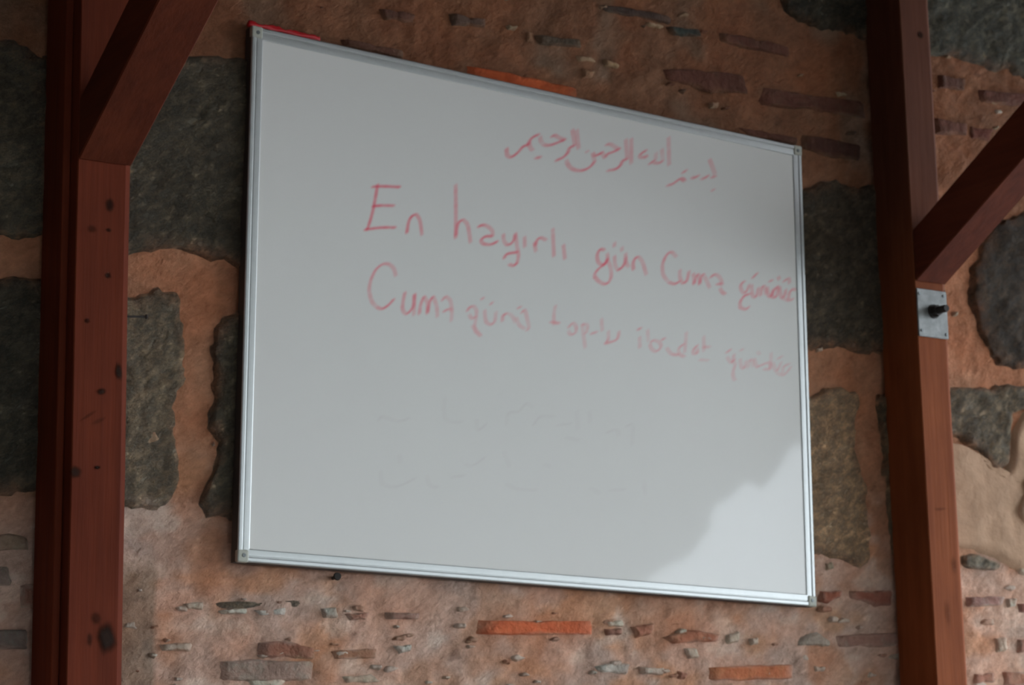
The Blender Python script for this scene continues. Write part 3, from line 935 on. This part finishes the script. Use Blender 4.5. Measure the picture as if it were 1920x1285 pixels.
class Word:
    """Marker ink of one word: a thin film on the board whose pigment is spread along a slanted line to imitate camera motion blur,
    so that strokes along that line come out thin and dark and strokes across it wide and pale."""

    def __init__(s):
        s.p, s.wt = [], []

    def stroke(s, pts, ink, blur_len, blur_ang=-33):
        path = smooth_path(pts, 1.2)
        cx, cy = math.cos(math.radians(blur_ang)), math.sin(math.radians(blur_ang))
        n = max(5, int(blur_len / 1.1))
        sd = pts[0][0] * 0.37
        for i in range(len(path) - 1):
            a, b6 = path[i], path[i + 1]
            l = math.hypot(b6[0] - a[0], b6[1] - a[1])
            for k in range(n):
                t = ((k + 0.5) / n - 0.5) * blur_len
                g = 1 + 0.45 * noise.noise(Vector((a[0] * 0.11, a[1] * 0.11, sd)))
                s.p.append(on_board(a[0] + t * cx, a[1] + t * cy))
                s.wt.append(ink * l * g / n)

    def add(s, ox, oy, sc, strokes, ink=1.0, blur_len=7.5):
        for st in strokes:
            k = 1.0
            if isinstance(st[0], (int, float)):
                k, st = 0.35 + 0.65 * st[0], st[1]
            s.stroke([(ox + a / sc, oy + b / sc) for a, b in st], ink * k, blur_len)

    def build(s, name, mat, label, sig=0.00135):
        P = np.array(s.p)
        Wt = np.array(s.wt) * 1e-3
        pad = 0.007
        x0, z0 = P.min(0) - pad
        x1, z1 = P.max(0) + pad
        nx, nz = int((x1 - x0) / STEP) + 2, int((z1 - z0) / STEP) + 2
        D = np.zeros((nz, nx))
        r = 4
        jj, ii = np.mgrid[-r:r + 1, -r:r + 1]
        for (x, z), wt in zip(P, Wt):
            i, j = int(round((x - x0) / STEP)), int(round((z - z0) / STEP))
            dx, dz = (i + ii) * STEP + x0 - x, (j + jj) * STEP + z0 - z
            g = np.exp(-(dx * dx + dz * dz) / (2 * sig * sig)) * (wt / (2 * math.pi * sig * sig))
            a, b6, c, d = max(0, j - r), min(nz, j + r + 1), max(0, i - r), min(nx, i + r + 1)
            D[a:b6, c:d] += g[a - (j - r):b6 - (j - r), c - (i - r):d - (i - r)]
        D = 1 - np.exp(-D * 0.0047)
        keep = D > 0.012
        idx, verts, den = {}, [], []
        y = SURF - 0.00012

        def vert(j, i):
            if (j, i) not in idx:
                idx[(j, i)] = len(verts)
                verts.append((x0 + i * STEP, y, z0 + j * STEP))
                den.append(D[j, i] if D[j, i] > 0.012 else 0.0)
            return idx[(j, i)]
        faces = []
        for j in range(nz - 1):
            for i in range(nx - 1):
                if keep[j:j + 2, i:i + 2].any():
                    faces.append((vert(j, i), vert(j, i + 1), vert(j + 1, i + 1), vert(j + 1, i)))
        me = mesh_of(name, verts, faces)
        a = me.attributes.new('ink', 'FLOAT', 'POINT')
        a.data.foreach_set('value', np.array(den, dtype=np.float32))
        o = link(name, me, mat, board)
        o['label'] = label
        return o


def word(parts, mat, label, ink, blur_len):
    w = Word()
    for (ox, oy, sc, strokes) in parts:
        w.add(ox, oy, sc, strokes, ink, blur_len)
    return w.build('handwritten_word', mat, label)


AR = (920, 220, 4.3636)
L1 = (660, 330, 4.284)
R1 = (1080, 440, 4.3636)
word([(*AR, [
    [(130, 255), (135, 308), (160, 326), (190, 315), (230, 280), (265, 240), (310, 225)],
    [(305, 228), (320, 190), (350, 160), (398, 140)],
    (0.7, [(315, 205), (318, 235), (335, 265), (352, 268)]),
    (0.45, [(405, 160), (408, 190), (425, 215)]),
    (0.8, [(500, 158), (522, 148), (560, 168), (602, 186)]),
    [(608, 184), (550, 206), (500, 225), (455, 230), (425, 218)],
    [(368, 332), (412, 328)],
    [(682, 234), (645, 250), (630, 290), (590, 330), (530, 355)],
    (0.75, [(668, 100), (680, 170), (690, 236)]),
    (0.6, [(704, 104), (712, 190), (720, 262)])])], M_INK, 'leftmost word of the red Arabic line', 1.0, 9)
word([(*AR, [
    (0.75, [(945, 225), (975, 220), (1012, 240), (1048, 262)]),
    [(1056, 258), (1000, 284), (952, 300)],
    (0.6, [(952, 300), (935, 330), (912, 288)]),
    [(912, 288), (880, 306), (848, 316)],
    (0.6, [(848, 316), (835, 292), (850, 360)]),
    [(850, 360), (820, 400), (770, 430), (710, 436), (655, 415), (625, 375)],
    (0.4, [(625, 375), (618, 345)]),
    (0.5, [(784, 282), (800, 278)]),
    [(1112, 345), (1080, 355), (1060, 395), (1020, 425), (952, 436)],
    (0.6, [(1105, 180), (1118, 350)]),
    (0.7, [(1150, 175), (1150, 385)])])], M_INK, 'second red Arabic word from the left, with a deep bowl', 1.0, 9)
word([(*AR, [
    [(1272, 272), (1228, 300), (1222, 326), (1275, 326), (1262, 308)],
    [(1298, 382), (1345, 350)],
    [(1335, 372), (1382, 374), (1412, 350)],
    (0.35, [(1352, 290), (1350, 350)]),
    (0.45, [(1400, 262), (1408, 350)]),
    (0.65, [(1455, 165), (1460, 396)])])], M_INK, 'third red Arabic word from the left, with a tall upright stroke', 0.85, 9)
word([(*AR, [
    (0.8, [(1790, 345), (1815, 410), (1838, 472)]),
    [(1840, 486), (1802, 490)],
    [(1780, 478), (1745, 500), (1720, 502)],
    [(1702, 478), (1662, 496), (1640, 490)],
    (0.8, [(1602, 434), (1565, 458)]),
    [(1590, 522), (1562, 500), (1530, 516), (1490, 545), (1440, 560)],
    [(1560, 505), (1584, 520)],
    (0.9, [(1812, 598), (1832, 592)])])], M_INK, 'rightmost and lowest word of the red Arabic line', 0.85, 9)

word([(*L1, [
    [(205, 68), (185, 190), (160, 310), (122, 435)],
    [(160, 88), (250, 84), (388, 90)], [(168, 243), (250, 238), (342, 240)], [(102, 432), (230, 416), (352, 415)],
    [(440, 458), (455, 370), (480, 325), (515, 308)], (0.75, [(515, 308), (545, 360), (562, 478)])])],
    M_INK, 'red word "En" with a tall capital E', 1.0, 7)
word([(*L1, [
    (0.75, [(832, 70), (834, 300), (832, 505)]), [(834, 480), (842, 420), (860, 370), (892, 352)], (0.7, [(892, 352), (930, 400), (952, 540)]),
    [(1015, 408), (1050, 395), (1088, 404)], (0.7, [(1088, 404), (1125, 440), (1130, 490)]), [(1125, 486), (1075, 486), (1038, 512), (1050, 542), (1092, 552), (1130, 546), (1172, 524)],
    (0.7, [(1215, 468), (1220, 520), (1240, 552)]), [(1240, 552), (1270, 550), (1300, 515), (1308, 470)],
    (0.75, [(1312, 460), (1325, 560), (1337, 640), (1325, 700)]), [(1325, 700), (1297, 722), (1258, 708)], [(1222, 662), (1240, 630), (1290, 618), (1332, 614)],
    (0.65, [(1385, 490), (1388, 576)]),
    (0.8, [(1465, 535), (1478, 612)]), [(1472, 560), (1490, 510), (1520, 498), (1562, 518)],
    (0.65, [(1612, 425), (1622, 652)]), (0.65, [(1698, 555), (1710, 672)])])],
    M_INK, 'red word "hayırlı" with a tall h', 0.95, 8)
word([(*R1, [
    [(232, 128), (200, 120), (175, 160), (178, 215), (205, 246), (238, 234), (258, 190), (255, 150)],
    [(258, 200), (240, 240), (190, 275), (155, 320), (153, 358)], (0.7, [(258, 200), (284, 280), (286, 350), (265, 395)]), [(265, 395), (230, 405), (182, 380), (155, 345)],
    (0.7, [(316, 66), (312, 104)]), (0.7, [(376, 104), (375, 140)]),
    (0.7, [(315, 175), (320, 250), (342, 290)]), [(342, 292), (380, 265), (402, 220), (406, 150)], (0.5, [(406, 190), (415, 240), (436, 270)]),
    [(470, 288), (468, 230), (488, 190), (515, 184)], (0.65, [(515, 184), (545, 230), (576, 332)])])],
    M_INK, 'red word "gün" in the middle of the upper Turkish line', 0.9, 8)
word([(*R1, [
    (0.6, [(820, 182), (792, 150)]), [(792, 150), (765, 145), (730, 185), (706, 250)], (0.6, [(706, 250), (714, 330), (758, 390)]), [(758, 390), (808, 404), (852, 380)],
    (0.7, [(850, 290), (850, 350), (872, 398)]), [(872, 398), (905, 380), (925, 296)],
    (0.7, [(960, 320), (966, 412)]), (0.85, [(966, 400), (990, 330), (1006, 345), (1012, 412)]), (0.75, [(1012, 400), (1032, 330), (1052, 345), (1096, 440)]),
    [(1100, 352), (1130, 328), (1162, 336)], (0.65, [(1162, 336), (1186, 370), (1196, 420)]), [(1152, 405), (1196, 404)], [(1178, 440), (1196, 472), (1226, 490)]])],
    M_INK, 'red word "Cuma" in the upper Turkish line', 0.85, 8)
word([(*R1, [
    [(1378, 384), (1352, 404), (1348, 440), (1372, 478), (1400, 455), (1418, 405)],
    [(1420, 488), (1380, 500), (1345, 548), (1342, 598)], [(1342, 598), (1390, 612), (1418, 586)], [(1446, 354), (1486, 312)],
    (0.8, [(1436, 415), (1445, 500), (1475, 505), (1492, 430)]), (0.8, [(1510, 500), (1522, 430), (1545, 430), (1556, 492)]),
    (0.8, [(1566, 430), (1576, 500), (1602, 500), (1612, 440)]), (0.9, [(1650, 424), (1610, 470), (1606, 510), (1640, 505), (1650, 430)]),
    (0.8, [(1664, 430), (1680, 512), (1706, 500), (1716, 445)]), (0.8, [(1738, 535), (1745, 480), (1770, 448), (1804, 456)]), (0.5, [(1690, 520), (1740, 540), (1780, 525)]),
    (0.9, [(1582, 382), (1612, 374)]), (0.6, [(1655, 346), (1665, 374)]), (0.6, [(1698, 384), (1740, 360), (1746, 404)])])],
    M_INK, 'cramped red word "günüdür" ending the upper Turkish line', 0.85, 8)

word([(*L1, [
    (0.7, [(352, 805), (335, 745), (298, 710)]), [(298, 710), (250, 708), (190, 755), (150, 838)], (0.65, [(150, 838), (138, 920), (160, 1010), (200, 1055)]), [(200, 1055), (240, 1068), (290, 1040), (338, 988)],
    [(425, 935), (405, 1050), (420, 1098), (446, 1105), (490, 1050), (502, 950)], (0.65, [(502, 950), (496, 1126)]),
    [(540, 1112), (550, 1040), (576, 970)], (0.7, [(578, 968), (604, 1020), (606, 1112)]), [(606, 1100), (625, 1010), (652, 968)], (0.6, [(654, 972), (680, 1050), (686, 1136)]),
    (0.8, [(725, 1000), (752, 970), (790, 1000)]), (0.5, [(790, 1000), (802, 1080), (796, 1172)]), (0.75, [(735, 1090), (778, 1070), (802, 1082)])])],
    M_INK, 'pale red word "Cuma" with a tall C, starting the lower line', 0.72, 8)
word([(*L1, [
    (0.85, [(926, 1085), (945, 1055), (980, 1048)]), (0.6, [(980, 1048), (1000, 1085), (996, 1130)]), (0.8, [(996, 1130), (965, 1146), (938, 1112)]), (0.5, [(1000, 1130), (986, 1200), (990, 1250)]), (0.5, [(990, 1250), (1035, 1286), (962, 1200)]),
    [(1040, 990), (1060, 978)], [(1112, 1032), (1132, 1012)], (0.65, [(1065, 1078), (1076, 1170), (1115, 1196)]), (0.7, [(1115, 1196), (1145, 1170), (1156, 1088)]),
    (0.8, [(1208, 1168), (1215, 1120), (1252, 1104)]), (0.5, [(1262, 1106), (1296, 1140), (1312, 1182)]),
    (0.8, [(1332, 1062), (1362, 1050)]), (0.8, [(1362, 1100), (1386, 1072)]), (0.5, [(1320, 1140), (1345, 1200), (1390, 1230)]), (0.6, [(1390, 1078), (1410, 1160), (1420, 1222), (1398, 1244)])])],
    M_INK, 'pale red word "günü" in the lower line', 0.58, 8)
word([(*L1, [
    (0.75, [(1634, 1042), (1622, 1110), (1624, 1200)]), (0.9, [(1592, 1172), (1670, 1186)]),
    (0.75, [(1738, 1218), (1775, 1182), (1802, 1220), (1790, 1266), (1752, 1272), (1736, 1240)])]),
    (*R1, [
    (0.4, [(50, 735), (62, 830), (76, 932)]), (0.5, [(50, 735), (92, 742), (86, 800), (60, 810)]), [(122, 812), (176, 796)], (0.5, [(208, 688), (215, 792)]),
    (0.7, [(265, 790), (262, 860), (236, 890)]), (0.85, [(240, 892), (308, 872), (340, 850), (352, 788)])])],
    M_INK, 'pale red word "toplu" in the lower line', 0.56, 8)
word([(*R1, [
    [(505, 778), (536, 764)], (0.65, [(520, 838), (522, 932)]),
    (0.75, [(612, 880), (640, 865), (688, 890), (690, 930), (650, 956), (615, 930), (604, 890)]), (0.8, [(700, 862), (732, 848)]), (0.8, [(742, 928), (780, 976), (842, 986)]), (0.3, [(585, 780), (592, 880)]),
    (0.5, [(902, 800), (895, 900), (888, 970)]), (0.75, [(882, 898), (842, 930), (848, 980), (892, 1002)]),
    (0.75, [(996, 905), (962, 940), (960, 972), (992, 970), (990, 930)]), (0.4, [(1045, 832), (1046, 962)]), (0.6, [(1042, 920), (1102, 922)]), (0.2, [(1010, 1025), (1090, 1030)])])],
    M_INK, 'pale red word "ibadet" in the lower line', 0.56, 8)
word([(*R1, [
    (0.9, [(1230, 966), (1270, 938)]), (0.7, [(1292, 980), (1284, 1040), (1302, 1062), (1284, 1130), (1294, 1186), (1312, 1188)]), (0.7, [(1236, 1002), (1268, 1046), (1302, 1018)]),
    (0.6, [(1342, 1020), (1352, 1082), (1380, 1090), (1392, 1028)]), (0.5, [(1410, 1090), (1420, 1030), (1442, 1032), (1450, 1085)]), (0.55, [(1458, 1018), (1480, 1082), (1504, 1070)]),
    (0.6, [(1510, 1072), (1580, 1048), (1582, 1100), (1530, 1100)]), (0.4, [(1596, 970), (1592, 1110)]), (0.5, [(1612, 1050), (1640, 1118), (1680, 1040)]), (0.4, [(1690, 1140), (1700, 1080), (1752, 1058)]), (0.4, [(1640, 1130), (1700, 1150), (1760, 1080)]),
    (0.5, [(1346, 946), (1370, 940)]), (0.55, [(1484, 960), (1508, 984)]), (0.45, [(1650, 1016), (1690, 996)])])],
    M_INK, 'pale smeared red word "günüdür" ending the lower line', 0.5, 8)

GH = (680, 740, 3.0)
word([(*GH, [
    [(88, 152), (110, 125), (200, 150), (265, 132)], [(460, 20), (468, 140), (560, 156)], [(810, 172), (820, 105), (880, 95), (920, 50), (958, 78)],
    [(960, 175), (1000, 125), (1080, 125)], [(1090, 175), (1180, 162)], [(1205, 90), (1210, 200)], [(1275, 92), (1280, 160)], [(1370, 215), (1430, 200), (1440, 240)], [(1480, 180), (1520, 175), (1515, 290)],
    [(640, 140), (650, 200), (700, 160)], [(1140, 240), (1220, 260)]])], M_GHOST, 'almost wiped out upper ghost line of old writing', 0.09, 10)['kind'] = 'stuff'
word([(*GH, [
    [(100, 430), (110, 500), (170, 520), (230, 505), (300, 470)], [(360, 455), (380, 512), (432, 522)], [(500, 465), (580, 455)], [(575, 392), (620, 400), (690, 352)], [(795, 320), (828, 412)], [(808, 500), (860, 530), (985, 540)],
    [(1020, 390), (1060, 410)], [(1280, 525), (1340, 560)], [(1385, 540), (1480, 535)], [(1580, 480), (1592, 570)], [(205, 340), (215, 390)]])], M_GHOST, 'almost wiped out lower ghost line of old writing', 0.085, 10)['kind'] = 'stuff'

# ------------------------------------------------------------------ red ribbon lying along the top edge of the board
bm = bmesh.new()
path = [(468, 39), (480, 39), (494, 42), (508, 48), (520, 50), (530, 52), (545, 57), (560, 60), (572, 64), (586, 67), (601, 69)]
path = smooth_path(path, 5)
top_local = hh
rows = []
for i, p in enumerate(path):
    q = on_board(p[0], p[1])
    j1 = noise.noise(Vector((i * 0.45, 3.0, 0)))
    j2 = noise.noise(Vector((i * 0.6, 9.0, 0)))
    rz = 0.0052 + 0.0026 * j1
    ry = 0.0055 + 0.0020 * j2
    zc = hh + rz * 0.92
    row = []
    for k in range(10):
        a = 2 * math.pi * k / 10
        fold = 1 + 0.22 * math.cos(3 * a + i * 0.8)
        row.append(bm.verts.new((q[0], 0.0085 + 0.002 * j2 + math.cos(a) * ry * fold, zc + math.sin(a) * rz * fold)))
    rows.append(row)
for i in range(len(rows) - 1):
    for k in range(10):
        bm.faces.new((rows[i][k], rows[i][(k + 1) % 10], rows[i + 1][(k + 1) % 10], rows[i + 1][k]))
bm.faces.new(rows[0])
bm.faces.new(rows[-1])
rib = bm_obj('red_ribbon', bm, M_RED, None, True)
rib.data.transform(board.matrix_world)
tag(rib, 'crumpled bright red ribbon lying on the top left edge of the whiteboard', 'ribbon')


# ------------------------------------------------------------------ two old nails
def nail(a, b7, r, label):
    d = (b7 - a)
    L = d.length
    rot = d.to_track_quat('Z', 'Y').to_matrix().to_4x4()
    bm = bmesh.new()
    bmesh.ops.create_cone(bm, cap_ends=True, segments=10, radius1=r * 0.8, radius2=r, depth=L, matrix=Matrix.Translation((0, 0, L / 2)))
    bmesh.ops.create_cone(bm, cap_ends=True, segments=12, radius1=r * 2.0, radius2=r * 1.7, depth=r * 1.2, matrix=Matrix.Translation((0, 0, L)))
    o = bm_obj('nail', bm, M_IRON)
    o.data.transform(rot)
    o.location = a
    tag(o, label, 'nail')


na = at(237, 597.5, 3.135)
na.x = LXB - 0.010
nb = at(275, 594, 3.135)
nail(na, nb, 0.0019, 'thin dark nail sticking out of the side of the left post')
na = at(629, 1085, WALL - 0.004)
nb = at(633, 1081, WALL - 0.022)
na.y = WALL + 0.012
nail(na, nb, 0.0034, 'dark nail head in the mortar just under the whiteboard')

# ------------------------------------------------------------------ the tree across the yard, seen only as a reflection in the board; left blobs added to block sky
tree = bpy.data.objects.new('tree', None)
COL.objects.link(tree)
tree.location = (9.0, -8.4, -0.12)
tag(tree, 'large leafy tree across the yard in front of the porch', 'tree')
random.seed(5)
bm = bmesh.new()
for (cx, cy, cz, r) in ((9.3, -8.2, 7.0, 3.35), (11.7, -8.4, 7.3, 2.55), (7.0, -8.4, 6.3, 3.0), (5.2, -8.8, 7.0, 3.0), (10.6, -8.6, 9.4, 2.4), (8.3, -8.6, 10.2, 3.0), (9.9, -8.0, 4.75, 1.35), (8.2, -8.0, 4.3, 1.5), (6.4, -8.2, 4.3, 1.6), (3.0, -9.0, 6.5, 3.0), (0.8, -9.2, 6.8, 3.1), (1.9, -9.2, 4.0, 1.6), (4.4, -9.2, 4.2, 1.6)):
    ret = bmesh.ops.create_icosphere(bm, subdivisions=5, radius=1.0)
    for v in ret['verts']:
        n = v.co.normalized()
        d = 1 + 0.09 * noise.fractal(n * 2.2 + Vector((cx, cz, 0)), 0.8, 2.0, 3) + 0.085 * noise.fractal(n * 8 + Vector((cz, cx, 0)), 0.7, 2.0, 3) + 0.05 * noise.fractal(n * 26 + Vector((cz, 0, cx)), 0.7, 2.0, 2)
        v.co = Vector((cx, cy, cz)) + n * (r * d)
crown = bm_obj('crown', bm, M_LEAF, None)
crown.data.transform(Matrix.Translation(-tree.location))
crown.parent = tree
bm = bmesh.new()
bmesh.ops.create_cone(bm, cap_ends=True, segments=18, radius1=0.5, radius2=0.3, depth=6.0, matrix=Matrix.Translation((0, 0, 3.0)))
bm_obj('trunk', bm, M_BARK, tree, True)
